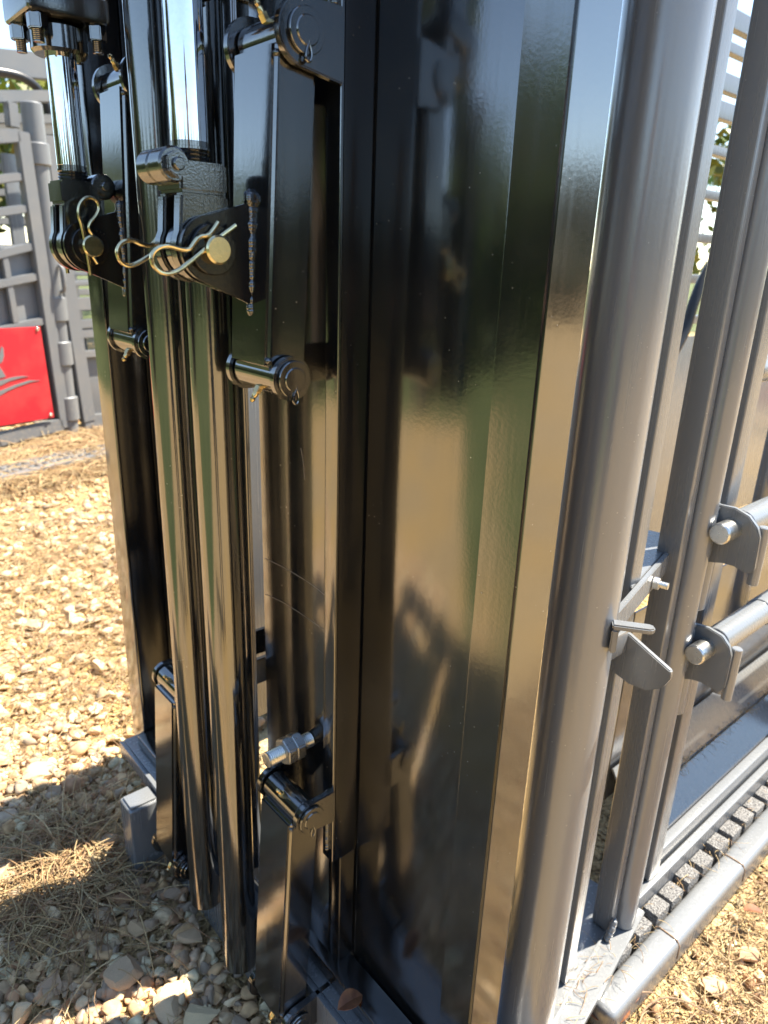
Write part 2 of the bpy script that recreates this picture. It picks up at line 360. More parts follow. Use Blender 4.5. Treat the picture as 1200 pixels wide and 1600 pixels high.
# ================================================================== GROUND
def mesh_np(name, V, F, mat, tint=None, smooth=False):
    me = bpy.data.meshes.new(name); k = F.shape[1]
    me.vertices.add(len(V)); me.vertices.foreach_set('co', V.astype(np.float32).ravel())
    me.loops.add(F.size); me.loops.foreach_set('vertex_index', F.astype(np.int32).ravel())
    me.polygons.add(len(F)); me.polygons.foreach_set('loop_start', np.arange(0, F.size, k, dtype=np.int32))
    me.update(calc_edges=True)
    if smooth: me.polygons.foreach_set('use_smooth', np.ones(len(F), bool))
    if tint is not None:
        at = me.attributes.new('tint', 'FLOAT_COLOR', 'POINT')
        at.data.foreach_set('color', np.concatenate([tint, np.ones((len(tint), 1))], 1).astype(np.float32).ravel())
    me.materials.append(mat)
    o = bpy.data.objects.new(name, me); C.objects.link(o); return o
gbm = B_()
for s in [(-300, 300)]:
    gbm.faces.new([gbm.verts.new(p) for p in ((-300, -300, 0), (300, -300, 0), (300, 300, 0), (-300, 300, 0))])
gm = bpy.data.meshes.new('ground'); gbm.to_mesh(gm); gbm.free(); gm.materials.append(GROUND)
ground = bpy.data.objects.new('ground', gm); C.objects.link(ground); tag(ground, None, kind='structure')

# stone shapes
def ico_np(sub):
    t = bmesh.new(); bmesh.ops.create_icosphere(t, subdivisions=sub, radius=1.0)
    t.verts.ensure_lookup_table()
    V = np.array([v.co[:] for v in t.verts]); F = np.array([[v.index for v in f.verts] for f in t.faces]); t.free(); return V, F
def stone_shape(V, cuts=7):
    V = V.copy()
    for _ in range(cuts):
        d = rng.normal(size=3); d /= np.linalg.norm(d); h = rng.uniform(.28, .72)
        q = V @ d; V -= np.outer(np.maximum(q - h, 0), d)
    V *= np.array([1, rng.uniform(.65, .95), rng.uniform(.42, .75)])
    return V + rng.normal(size=V.shape) * .012
def rotz(t): return np.stack([np.stack([np.cos(t), -np.sin(t), 0 * t], -1), np.stack([np.sin(t), np.cos(t), 0 * t], -1), np.stack([0 * t, 0 * t, 1 + 0 * t], -1)], -2)
def clear_of_machine(x, y, m=0.0):
    a, b = to_ab(x, y)
    body = (a > 0.47 - m) & (b > 0.36 - m) & (b < 1.50 + m)
    body &= ~((a < .62) & (b < .40))
    stub = (np.abs(a - .435) < .035 + m) & (np.abs(b - 1.26) < .04 + m)
    return ~(body | stub)
V1, F1 = ico_np(1); V2, F2 = ico_np(2); V3, F3 = ico_np(3)
def scatter(nst, xs, ys, r0, r1, power, keep=None):
    x, y = xs(nst), ys(nst)
    ok = clear_of_machine(x, y, 0.004)
    if keep is not None: ok &= keep(x, y)
    x, y = x[ok], y[ok]
    r = r0 + (r1 - r0) * rng.random(len(x)) ** power
    return np.stack([x, y, r], 1)
def ab_zone(n, a0, a1, b0, b1):
    a = rng.uniform(a0, a1, n); b = rng.uniform(b0, b1, n); return a * CA - b * SA, a * SA + b * CA
def zone_pts(n, a0, a1, b0, b1, r0, r1, power):
    x, y = ab_zone(n, a0, a1, b0, b1); ok = clear_of_machine(x, y, .004); x, y = x[ok], y[ok]
    return np.stack([x, y, r0 + (r1 - r0) * rng.random(len(x)) ** power], 1)
pts = np.concatenate([
    zone_pts(5600, -0.15, 0.52, 0.45, 1.95, .005, .025, 1.9),
    zone_pts(2500, -1.0, -0.15, 0.1, 2.2, .006, .02, 2.0),
    zone_pts(8500, -0.9, 1.6, 1.5, 3.6, .007, .034, 2.2),
    zone_pts(5500, -1.2, 2.6, 3.4, 6.0, .009, .034, 2.0),
    zone_pts(3200, 0.70, 2.2, -0.35, 0.37, .004, .018, 2.6)])
nS = len(pts)
VAR = [stone_shape(V2) for _ in range(12)]
Vs = np.stack(VAR)[rng.integers(0, 12, nS)]                    # n,42,3
R = rotz(rng.uniform(0, 6.28, nS)); tl = rng.normal(0, .35, nS)
Rt = np.stack([np.stack([1 + 0 * tl, 0 * tl, 0 * tl], -1), np.stack([0 * tl, np.cos(tl), -np.sin(tl)], -1), np.stack([0 * tl, np.sin(tl), np.cos(tl)], -1)], -2)
Vs = np.einsum('nij,nkj->nki', R @ Rt, Vs) * pts[:, 2][:, None, None]
Vs[:, :, 0] += pts[:, 0][:, None]; Vs[:, :, 1] += pts[:, 1][:, None]; Vs[:, :, 2] += (pts[:, 2] * rng.uniform(.1, .7, nS))[:, None]
Fs = (F2[None] + (np.arange(nS) * len(V2))[:, None, None]).reshape(-1, 3)
tc_ = np.array(STONECOLS)[rng.integers(0, len(STONECOLS), nS)] * rng.uniform(.7, 1.15, (nS, 1))
gv = mesh_np('gravel', Vs.reshape(-1, 3), Fs, GRAVEL, np.repeat(tc_, len(V2), 0))
tag(gv, 'loose tan and grey limestone gravel covering the yard', 'gravel', kind='stuff')
# the larger stones, one by one
STM = []
for i in range(14):
    V = stone_shape(V3, 10); me = bpy.data.meshes.new('stone')
    me.from_pydata(V.tolist(), [], F3.tolist()); me.materials.append(STONE); STM.append(me)
    me.polygons.foreach_set('use_smooth', [True] * len(me.polygons)); me.set_sharp_from_angle(angle=math.radians(28))
big = np.concatenate([zone_pts(190, -0.05, 0.45, 0.55, 1.8, .018, .042, 1.8), zone_pts(120, -.4, 1.0, 1.6, 3.6, .022, .05, 1.6), zone_pts(60, .8, 1.8, -.1, .34, .014, .03, 1.8)])
spec = [(190, 1535, .052), (330, 1560, .03), (60, 830, .05), (45, 1250, .045), (235, 1300, .03), (250, 1010, .03), (1110, 1545, .035), (1165, 1500, .03)]
big = np.concatenate([big, np.array([[*(Wd(*U(x, y, z=0)[:2])[:2]), r] for x, y, r in spec])])
order = np.argsort(-big[:, 2]); kept = []
for x, y, r in big[order]:
    if all((x - q[0]) ** 2 + (y - q[1]) ** 2 > (0.8 * (r + q[2])) ** 2 for q in kept): kept.append((x, y, r))
for x, y, r in kept[:298]:
    o = bpy.data.objects.new('stone', random.choice(STM)); C.objects.link(o); o.parent = ground
    o.location = (x, y, r * random.uniform(.25, .5)); o.scale = (r, r, r * random.uniform(.8, 1.1))
    o.rotation_euler = (random.gauss(0, .2), random.gauss(0, .2), random.uniform(0, 6.28))

# straw
def strands(n, pos, length, width, lift, curl=0.6, heading=None):
    """pos: (n,2) xy; every strand a bent three-sided stalk of 5 rings"""
    x, y = pos[:, 0], pos[:, 1]; m = len(x)
    h = rng.uniform(0, 2 * np.pi, m) if heading is None else heading + rng.normal(0, .7, m)
    L = rng.uniform(length[0], length[1], m); wd = rng.uniform(width[0], width[1], m)
    k = 6; s = np.linspace(0, 1, k); bend = rng.normal(0, curl, m); bend2 = rng.normal(0, curl, m)
    ang = h[:, None] + bend[:, None] * s + bend2[:, None] * s ** 2 * 1.2
    dx = np.cumsum(np.cos(ang), 1) / k * L[:, None]; dy = np.cumsum(np.sin(ang), 1) / k * L[:, None]
    z0 = rng.uniform(lift[0], lift[1], m); z1 = rng.uniform(lift[0], lift[1], m); zb = np.abs(rng.normal(0, .25, m)) * L * .35
    zz = z0[:, None] * (1 - s) + z1[:, None] * s + zb[:, None] * np.sin(np.pi * s)
    P = np.stack([x[:, None] + dx, y[:, None] + dy, zz], -1)            # m,k,3
    nx = -np.sin(ang); ny = np.cos(ang)
    w3 = wd[:, None] * (1 - .5 * s)
    off = np.stack([np.stack([nx * w3, ny * w3, 0 * w3], -1), np.stack([0 * w3, 0 * w3, w3], -1), np.stack([-nx * w3, -ny * w3, 0 * w3], -1)], 2)
    V = (P[:, :, None, :] + off).reshape(-1, 3)
    base = np.arange(m)[:, None, None] * (k * 3); q = []
    for i in range(k - 1):
        for j in range(3):
            q.append([i * 3 + j, i * 3 + (j + 1) % 3, (i + 1) * 3 + (j + 1) % 3, (i + 1) * 3 + j])
    F = (np.array(q)[None] + base).reshape(-1, 4)
    pal = np.array([(0.50, 0.34, 0.16), (0.58, 0.43, 0.22), (0.40, 0.25, 0.12), (0.30, 0.185, 0.10), (0.62, 0.48, 0.27)])
    t = pal[rng.integers(0, 5, m)] * rng.uniform(.75, 1.1, (m, 1))
    return V, F, np.repeat(t, k * 3, 0)
def gauss_ab(n, c, s):
    a = rng.normal(c[0], s[0], n); b = rng.normal(c[1], s[1], n); x, y = a * CA - b * SA, a * SA + b * CA
    ok = clear_of_machine(x, y, .02); return np.stack([x[ok], y[ok]], 1)
def zone2(n, *z): 
    q = zone_pts(n, *z, 0, 1, 1); return q[:, :2]
pc = U(120, 1360, z=0); pd = U(40, 1420, z=0); pe = U(150, 1030, z=0); pf = U(60, 880, z=0)
parts_ = [strands(0, gauss_ab(700, (pc[0], pc[1]), (.055, .11)), (.06, .2), (.0008, .0019), (.006, .04), .42),
          strands(0, gauss_ab(350, (pd[0], pd[1]), (.05, .09)), (.05, .16), (.0008, .0017), (.004, .03), .42),
          strands(0, zone2(450, -.2, .5, .4, 1.9), (.03, .13), (.0005, .0012), (.006, .02), .5),
          strands(0, gauss_ab(1500, (pe[0], pe[1]), (.25, .3)), (.05, .18), (.0007, .0016), (.004, .03), .6),
          strands(0, gauss_ab(2500, (pf[0], pf[1]), (.35, .35)), (.05, .2), (.0008, .0018), (.004, .03), .6),
          strands(0, zone2(3500, -.6, 1.6, 1.6, 3.8), (.04, .16), (.0007, .0016), (.005, .025), .5),
          strands(0, zone2(11000, .7, 2.2, -.35, .36), (.015, .09), (.0005, .0013), (.004, .024), .7)]
offs = 0; Va, Fa, Ta = [], [], []
for V, F, t in parts_:
    Va.append(V); Fa.append(F + offs); Ta.append(t); offs += len(V)
st = mesh_np('straw', np.concatenate(Va), np.concatenate(Fa), STRAW, np.concatenate(Ta))
tag(st, 'dry straw and pine needles strewn over the gravel', 'straw', kind='stuff')

# ================================================================== HEADGATE (black)
hg = thing('headgate', 'glossy black steel headgate with two doors in front of the grey chute', 'headgate', (0.52, 1.05, 0))
bm = B_(); box(bm, (.552, .466, .02), (.562, .659, 2.05), .001); fin(bm, 'front_panel', BLACK, hg, 'mirror-like black front panel')
bm = B_(); prism(bm, [(.5465, .464), (.5500, .410), (.615, .410), (.615, .464)], 'z', .004, 2.05, .003); fin(bm, 'corner_post', BLACK, hg)
bm = B_(); box(bm, (.5105, .661, .44), (.551, .685, 2.05), .001, 2); box(bm, (.521, .6615, .17), (.5508, .6845, .4395), .004, 3); fin(bm, 'edge_post', BLACK_DIM, hg)
bm = B_(); box(bm, (.505, .6605, .44), (.510, .6855, 2.05), .0022, 3); fin(bm, 'edge_trim', BLACK, hg)
bm = B_(); box(bm, (.5525, .6605, .17), (.575, .684, 2.05), .001); fin(bm, 'backing_strip', BLACK_DIM, hg)
bm = B_(); box(bm, (.520, .687, .16), (.528, .862, 2.05), .0015); pl = fin(bm, 'door_or_shade_plate', BLACK, hg)
bm = B_(); box(bm, (.52, .906, .17), (.53, .956, 2.05), .0015); fin(bm, 'door_flange', BLACK, hg)
for q0_, q1_, q2_ in ((.85, 1.150, .19), (1.2405, 1.418, .19), (1.1505, 1.240, 1.12)):  # rear door plate with unseen filler plates added to block stray sun
    bm = B_(); box(bm, (.703, q0_, q2_), (.711, q1_, 2.05), .001); fin(bm, 'door_or_shade_plate', BLACK_DIM, hg)
for nm, bb, r, z0 in (('neck_pipe', .855, .0295, .095), ('neck_pipe', .980, .0295, .135)):
    bm = B_(); pipe(bm, (.448, bb, z0), (.448, bb, 2.05), r, .004); fin(bm, nm, BLACK, hg)
# spacers that carry the neck pipes
for bb, b2 in ((.855, .84), (.98, .985)):
    for zz in (1.62, 1.9):
        bm = B_(); box(bm, (.474, min(bb, b2) - .004 + .008, zz), (.522 if bb < .9 else .702, min(bb, b2) + .016, zz + .05), .001); fin(bm, 'spacer_plate', BLACK, hg)
bm = B_(); box(bm, (.5255, 1.4205, .10), (.5935, 1.4875, 2.05), .001, 2); fin(bm, 'far_post', BLACK_DIM, hg)
bm = B_(); box(bm, (.519, 1.420, .10), (.525, 1.488, 2.05), .0025, 3); fin(bm, 'edge_trim', BLACK, hg)
bm = B_(); box(bm, (.5965, 1.424, .10), (.70, 1.484, 2.05), .004, 3); fin(bm, 'far_post', BLACK_DIM, hg)
bm = B_(); box(bm, (.5015, .47, .193), (.5465, 1.417, .222), .003); fin(bm, 'bottom_sill', BLACK, hg)
bm = B_(); box(bm, (.49, .405, 2.052), (.62, 1.58, 2.20), .006); fin(bm, 'header_beam', BLACK, hg)

def link_arm(db, top, bot, seat, zdir=1):
    """swinging link: tube, barrels, ears, pins; db shifts it along the gate"""
    (at, zt), (ab, zb) = top, bot
    dv = Vector((ab - at, 0, zb - zt)); L = dv.length; dv.normalize()
    ang = math.atan2(dv.x, -dv.z)
    b0, b1 = .668 + db, .750 + db
    bm = B_()
    t = bmesh.new(); bmesh.ops.create_cube(t, size=1.0)
    bmesh.ops.scale(t, verts=t.verts, vec=(.052, b1 - b0, L - .014)); bmesh.ops.bevel(t, geom=t.edges[:], offset=.006, segments=3, affect='EDGES')
    bmesh.ops.rotate(t, verts=t.verts, cent=(0, 0, 0), matrix=Matrix.Rotation(-ang, 3, 'Y'))
    bmesh.ops.translate(t, verts=t.verts, vec=((at + ab) / 2, (b0 + b1) / 2, (zt + zb) / 2)); join(bm, t)
    arm = fin(bm, 'link_arm', BLACK, hg)
    for k, (pa, pz, sgn) in enumerate(((at, zt, 1), (ab, zb, -1))):
        bm = B_(); cyl(bm, (pa, b0 + .001, pz), (pa, b1 - .001, pz), .0205, 32); fin(bm, 'pivot_barrel', BLACK, arm)
        bm = B_(); wa = dv * (.019 * sgn)
        weld(bm, (pa + wa.x - .021, b0 + .004, pz + wa.z), (pa + wa.x - .021, b1 - .004, pz + wa.z), .004); fin(bm, 'weld_bead', BLACKR, arm)
        for e0, e1, near in ((b0 - .012, b0 - .002, 1), (b1 + .002, b1 + .012, 0)):
            bm = B_(); rr = .030 if sgn * zdir > 0 else .0245
            sa = seat[k] - (.0 if near else -.0)
            if sgn < 0 and near and zdir > 0: pr = arc(pa, pz, rr, 0, 350, 30)
            else: pr = arc(pa, pz, rr, 90, 270) + [(sa, pz - rr * 1.25 if sgn > 0 else pz - rr), (sa, pz + rr)]
            prism(bm, pr, 'b', e0, e1, .0012); fin(bm, 'ear_plate', BLACK, arm)
        bm = B_(); cyl(bm, (pa, b0 - .018, pz), (pa, b1 + .016, pz), .0135, 28); cyl(bm, (pa, b0 - .0165, pz), (pa, b0 - .0125, pz), .0205, 28, cham=.0008); pin = fin(bm, 'pivot_pin', BLACK, arm)
        q = Vector((pa, b0 - .0165, pz)); bm = B_()
        sweep(bm, [q + Vector((.0, 0, -.008)), q + Vector((.004, -.001, -.018)), q + Vector((.002, -.001, -.026)), q + Vector((-.003, -.001, -.026)), q + Vector((-.003, -.001, -.018)), q + Vector((.002, 0, -.008))], .0016, 8, 2); fin(bm, 'cotter_pin', BLACK, pin)
        g0 = Vector((pa - .013, (b0 + b1) / 2 - .004, pz + .014 * sgn)); gd = Vector((-.55, 0, .8 * sgn)).normalized()
        bm = B_(); hexnut(bm, g0, g0 + gd * .008, .0052); lathe(bm, g0 + gd * .008, g0 + gd * .02, [(0, .0034), (.004, .0034), (.006, .0024), (.009, .0034), (.012, .0016)], 12); fin(bm, 'grease_fitting', GREASE, arm)
    return arm
link_arm(0.0, (.458, 1.503), (.440, 1.172), (.506, .521))
link_arm(.372, (.458, 1.515), (.440, 1.172), (.704, .704))
link_arm(0.0, (.463, .552), (.438, .160), (.506, .503), -1)
link_arm(.372, (.463, .552), (.438, .175), (.704, .503), -1)
bm = B_(); weld(bm, (.504, .671, 1.475), (.504, .671, 1.58), .0062, 26); fin(bm, 'weld_bead', BLACKR, hg)
bm = B_(); weld(bm, (.504, .673, .46), (.504, .673, .565), .0055, 22); fin(bm, 'weld_bead', BLACKR, hg)

# tang plates from the arms out to the cylinder clevises
PINZ = 1.303; CYA = .373
for db, cb in ((0, .738), (.348, 1.086)):
    bm = B_()
    pr = arc(CYA, PINZ, .031, 100, 250, 12) + [(.424, 1.252), (.424, 1.345)]
    prism(bm, pr, 'b', cb - .0065, cb + .0065, .001); fin(bm, 'tang_plate', BLACK, hg)
    bm = B_()
    pr = arc(CYA, PINZ, .033, 95, 245, 12) + [(.4235, 1.246), (.4235, 1.352)]
    prism(bm, pr, 'b', cb - .036, cb - .029, .001); fin(bm, 'tang_plate', BLACK_DIM, hg)
    bm = B_(); cyl(bm, (CYA, cb - .0425, PINZ), (CYA, cb - .0365, PINZ), .025, 32, cham=.001); fin(bm, 'washer', BLACK_DIM, hg)
    bm = B_(); weld(bm, (.421, cb - .032, 1.238), (.4215, cb - .032, 1.36), .0065, 22); fin(bm, 'weld_bead', BLACKR, hg)

def cylinder_ram(cb, label, boss):
    t = thing('hydraulic_cylinder', label, 'hydraulic cylinder', (CYA, cb, 1.26), 'hydraulic cylinders of the headgate')
    bm = B_(); cyl(bm, (CYA, cb, 1.404), (CYA, cb, 1.565), .0188, 48, cham=.0005); fin(bm, 'rod', CHROME, t)
    bm = B_(); thread(bm, (CYA, cb, 1.380), (CYA, cb, 1.400), .0196, .0038, .0018, 40); cyl(bm, (CYA, cb, 1.398), (CYA, cb, 1.4055), .0185, 40); fin(bm, 'rod_thread', BLACK, t)
    # clevis: two rounded tines joined by a block with a slot
    bm = B_()
    w, h = .0262, .0275
    prism(bm, [(cb - h, 1.356), (cb + h, 1.356), (cb + h, 1.385), (cb - h, 1.385)], 'a', CYA - w, CYA + w, .003)
    for s in (-1, 1):
        pr = [(CYA + w, 1.3555)] + [(CYA - w, 1.3555)] + arc(CYA, PINZ, .034, 150, 390, 20)
        prism(bm, pr, 'b', cb + s * .0105, cb + s * .0275, .0025)
    cv = fin(bm, 'clevis', BLACKR, t)
    bm = B_(); ba = CYA - .030 if boss else CYA + .031
    cyl(bm, (ba, cb - .026, 1.380), (ba, cb + .002, 1.380), .0165, 32, cham=.002); cyl(bm, (ba, cb + .004, 1.380), (ba, cb + .03, 1.380), .0165, 32, cham=.002); fin(bm, 'clamp_boss', BLACKR, cv)
    bm = B_(); hexnut(bm, (ba, cb - .033, 1.380), (ba, cb - .025, 1.380), .0125); cyl(bm, (ba, cb - .037, 1.380), (ba, cb - .032, 1.380), .006, 20); fin(bm, 'clamp_bolt', BLACKR, cv)
    bm = B_(); cyl(bm, (CYA, cb - .053, PINZ), (CYA, cb + .052, PINZ), .0142, 36, cham=.002); fin(bm, 'clevis_pin', YZINC, t)
    # gland, flange with studs, barrel
    bm = B_(); cyl(bm, (CYA, cb, 1.533), (CYA, cb, 1.566), .035, 40, cham=.004); fin(bm, 'gland', BLACK, t)
    bm = B_(); box(bm, (CYA - .05, cb - .05, 1.567), (CYA + .05, cb + .05, 1.597), .006, 3); fl = fin(bm, 'flange', BLACKR, t)
    for sx in (-1, 1):
        for sy in (-1, 1):
            q = Vector((CYA + sx * .036, cb + sy * .036, 0))
            bm = B_(); hexnut(bm, q + Vector((0, 0, 1.550)), q + Vector((0, 0, 1.5665)), .0125); thread(bm, q + Vector((0, 0, 1.5505)), q + Vector((0, 0, 1.536)), .0066, .002, .0008, 14); fin(bm, 'stud_nut', BLACK, fl)
    bm = B_(); cyl(bm, (CYA, cb, 1.598), (CYA, cb, 2.02), .036, 40); fin(bm, 'barrel', BLACK, t)
    return t
cylinder_ram(.738, 'hydraulic cylinder with chrome rod nearer the camera, beside the large link arm', True)
cylinder_ram(1.086, 'hydraulic cylinder at the far left with chrome rod against the sky', False)

SCR = plain('bare_scratch', (0.28, 0.22, 0.16), 0.5, 0.05, 50.0)
for sp0 in (((413, 872), (450, 890), (490, 915), (512, 934)), ((414, 928), (450, 945), (512, 988)), ((470, 700), (474, 722), (476, 750))):
    bm = B_(); sweep(bm, [U(x, y, a=.5198) for x, y in sp0], .00035, 4, 1); fin(bm, 'scratch', SCR, pl)

# hairpin clips through the clevis pins
def clip(name_pts, b, label):
    P = [U(x, y, b=b) for x, y in name_pts]
    c = sum(P, Vector()) / len(P)
    bm = B_(); sweep(bm, P, .0025, 10, 3)
    return single(bm, 'hairpin_clip', YZINC, tuple(P[0]), label, 'hairpin clip', 'hairpin clips on the clevis pins')
clip([(368, 352), (338, 374), (318, 391), (296, 410), (278, 424), (256, 429), (240, 417), (236, 400), (245, 388), (262, 383), (280, 389), (296, 391), (304, 378), (312, 369), (326, 368), (334, 358), (341, 347)], .692, 'gold hairpin clip with its loop pointing left on the nearer clevis pin')
clip([(142, 430), (138, 405), (133, 378), (128, 352), (122, 335), (124, 318), (136, 307), (150, 311), (156, 324), (150, 338), (140, 348), (138, 358), (146, 370), (143, 384), (141, 395), (152, 412)], 1.038, 'gold hairpin clip standing upright on the far left clevis pin')
clip([(246, 372), (238, 384), (224, 383), (206, 374), (190, 378), (182, 392), (188, 410), (202, 417), (218, 410), (240, 396), (270, 380)], .787, 'gold hairpin clip on the back end of the nearer clevis pin, only its loop showing')
clip([(106, 427), (103, 408), (100, 380), (98, 350)], 1.135, 'straight leg of a gold clip hanging below the far left clevis')

# adjuster bolt on the door plate
bq = U(486, 1154, a=.5195); bb, bz = bq.y, bq.z
bm = B_(); thread(bm, (.519, bb, bz), (.440, bb, bz), .0115, .003, .0015, 24); ab_ = fin(bm, 'adjuster_bolt', ZINC, hg, 'zinc threaded stop bolt with two nuts')
for q0, q1 in ((.468, .483), (.4835, .499)):
    bm = B_(); hexnut(bm, (q0, bb, bz), (q1, bb, bz), .0215); fin(bm, 'nut', ZINC, ab_)

# ================================================================== SQUEEZE CHUTE (grey)
ch = thing('squeeze_chute', 'charcoal grey steel cattle squeeze chute behind the black headgate', 'chute', (1.3, .95, 0))
bm = B_(); box(bm, (.474, .46, .0), (.484, 1.235, .19), .002); fin(bm, 'base_channel', GREY, ch)
bm = B_(); box(bm, (.474, 1.2355, .158), (.484, 1.463, .19), .002); fin(bm, 'base_lip', GREY, ch)
bm = B_(); box(bm, (.4845, .46, .181), (.60, 1.463, .1898), .001); fin(bm, 'base_flange', GREY, ch)
bm = B_(); box(bm, (.405, 1.235, -.01), (.4725, 1.292, .178), .006, 3); sp = fin(bm, 'stake_pocket', GREY, ch, 'short capped square tube welded to the base')
bm = B_(); box(bm, (.411, 1.241, .1785), (.4665, 1.286, .183), .002); fin(bm, 'cap', GREY, sp)
for bbb in (.452,):
    bm = B_(); pipe(bm, (.755, bbb, .05), (.755, bbb, 2.06), .0445, .005, 56); fin(bm, 'corner_pipe', GREYP, ch)
bm = B_(); box(bm, (.866, .450, .095), (.893, .52, 2.2), .003, 3); fin(bm, 'slat_bar', GREY, ch)
bm = B_(); box(bm, (1.020, .458, .092), (1.042, .497, 2.2), .004, 3); fin(bm, 'gate_post', GREY, ch)
bm = B_(); cyl(bm, (1.068, .458, .092), (1.068, .458, 2.2), .0228, 40); fin(bm, 'hinge_pipe', GREYP, ch)
bm = B_(); box(bm, (1.165, .462, .12), (1.206, .50, 2.2), .004, 3); fin(bm, 'gate_post', GREY, ch)
bm = B_(); cyl(bm, (1.42, .50, .45), (1.42, .50, 2.2), .016, 24); fin(bm, 'guard_rod', GREYP, ch)
for aa in (1.9, 2.6):
    bm = B_(); box(bm, (aa, .462, .12), (aa + .045, .51, 2.2), .004, 3); fin(bm, 'gate_post', GREY, ch)
# foot plate: flat bar running back from the front corner
bm = B_(); prism(bm, [(.60, .348), (.90, .400), (1.125, .441), (1.10, .60), (.60, .60)], 'z', .075, .090, .002); fin(bm, 'foot_plate', GREY, ch)
bm = B_(); prism(bm, [(.60, .386), (1.025, .463), (1.024, .467), (.60, .390)], 'z', .0905, .097, .0012); fin(bm, 'foot_rib', GREY, ch)
bm = B_(); weld(bm, (1.005, .452, .094), (1.022, .452, .13), .007, 6); fin(bm, 'weld_bead', GREY, ch)
# base rails
bm = B_(); box(bm, (.90, .366, .004), (3.4, .417, .070), .016, 5); ot = fin(bm, 'outer_base_tube', GREY, ch)
for aa in (1.13, 1.42):
    bm = B_(); sweep(bm, [(aa, .4165, .05), (aa, .4165, .071), (aa, .392, .0717), (aa, .366, .071), (aa, .3655, .03)], .0014, 6, 1); fin(bm, 'tie_wire', TWIG, ot)
for i in range(26):
    a0 = 1.0 + i * .067 + random.uniform(-.004, .004); j = random.uniform(-.004, .003)
    bm = B_(); box(bm, (a0 + j, .419, .02), (a0 + .048 + j, .452, .083 + j), .003, 2); fin(bm, 'rubber_block', RUBBER, ch)
bm = B_(); box(bm, (1.11, .4525, .06), (2.9, .470, .118), .003, 3); fin(bm, 'floor_rail', GREY, ch)
bm = B_(); box(bm, (1.13, .474, .07), (2.9, .496, .152), .003, 3); fin(bm, 'floor_rail', GREY, ch)
bm = B_(); prism(bm, [(.4965, .150), (.4975, .160), (.548, .212), (.551, .204)], 'a', 1.21, 3.4, .001); fin(bm, 'ledge_sheet', GREY, ch)
bm = B_(); prism(bm, [(.552, .206), (.554, .214), (.600, .290), (.604, .286)], 'a', 1.21, 3.4, .001); fin(bm, 'ledge_sheet', GREY, ch)
bm = B_(); box(bm, (1.21, .608, .20), (2.9, .612, .66), .001); fin(bm, 'drop_panel', GLOSSG, ch)
# side rails and hinge ears
EARS = (((1122, 787), (1150, 793), (1172, 806), (1185, 824), (1189, 840), (1180, 890), (1172, 896), (1160, 892), (1148, 884), (1130, 879), (1104, 877)),
        ((1085, 973), (1108, 980), (1130, 993), (1141, 1010), (1144, 1025), (1133, 1074), (1124, 1081), (1110, 1073), (1096, 1065), (1082, 1061), (1066, 1059)))
for ep, zc in zip(EARS, (.922, .711)):
    pr = [U(*p, a=1.098) for p in ep]
    bm = B_(); prism(bm, [(p.y, p.z) for p in pr], 'a', 1.0935, 1.1025, .0015); er = fin(bm, 'hinge_ear', GREY, ch)
    bm = B_(); cyl(bm, (1.054, .420, zc), (1.20, .420, zc), .0165, 32, cham=.0022); fin(bm, 'hinge_pin', ZINC, er)
    bm = B_(); weld(bm, (1.0925, .446, zc - .055), (1.0925, .446, zc + .035), .0045); fin(bm, 'weld_bead', GREY, er)
    bm = B_(); cyl(bm, (1.112, .378, zc - .085), (1.112, .378, zc + .012), .0085, 20); fin(bm, 'drop_pin', GREYP, er)
    bm = B_(); pipe(bm, (1.128, .420, zc), (3.4, .420, zc), .0235, .004, 36); fin(bm, 'side_rail', GREY, ch)
    bm = B_(); pipe(bm, (1.30, .420, zc), (1.42, .420, zc), .0255, .0018, 36); fin(bm, 'rail_sleeve', GREY, ch)
    bm = B_(); box(bm, (1.21, .462, zc - .095), (3.4, .485, zc - .060), .003); fin(bm, 'side_rail', GREY, ch)
    bm = B_(); cyl(bm, (1.140, .470, zc - .17), (1.140, .470, zc - .035), .0165, 24); fin(bm, 'hinge_sleeve', GREYP, ch)
for zz in (1.15, 1.45, 1.75):
    bm = B_(); pipe(bm, (1.21, .485, zz), (2.9, .485, zz), .0215, .004, 30); fin(bm, 'side_rail', GREY, ch)
# latch: flat lever with bent handle, catch plate on the pipe
l0 = U(958, 965, z=.875); l1 = U(1064, 842, z=.875)
dirv = (l1 - l0).normalized(); nrm = Vector((-dirv.y, dirv.x, 0))
bm = B_()
for o0, o1, zz0, zz1, nm in ((-.004, .004, .846, .880, 'latch_bar'),):
    c4 = [l0 + nrm * o0, l1 + nrm * o0, l1 + nrm * o1, l0 + nrm * o1]
    prism(bm, [(p.x, p.y) for p in c4], 'z', zz0, zz1, .0012)
lb = fin(bm, 'latch_bar', GREY, ch)
m0 = l0.lerp(l1, .28); bm = B_()
prism(bm, [(p.x, p.y) for p in (m0 + nrm * .006, l1 + nrm * .006, l1 + nrm * .075, l0.lerp(l1, .55) + nrm * .06)], 'z', .868, .878, .001); fin(bm, 'corner_gusset', GREY, lb)
h0 = U(957, 972, z=.878); h1 = U(1024, 981, z=.878); hd = (h1 - h0).normalized(); hn = Vector((-hd.y, hd.x, 0)) * .0085
bm = B_(); e_ = h1 - hd * .006
prism(bm, [(p.x, p.y) for p in (h0 - hn, e_ - hn, h1 - hn * .55, h1 + hn * .55, e_ + hn, h0 + hn)], 'z', .871, .8785, .0018)
v0 = h0 + hd * .0085; prism(bm, [(p.x, p.y) for p in (h0 - hn, v0 - hn, v0 + hn, h0 + hn)], 'z', .838, .8712, .0018); fin(bm, 'bent_handle', GREY, lb)
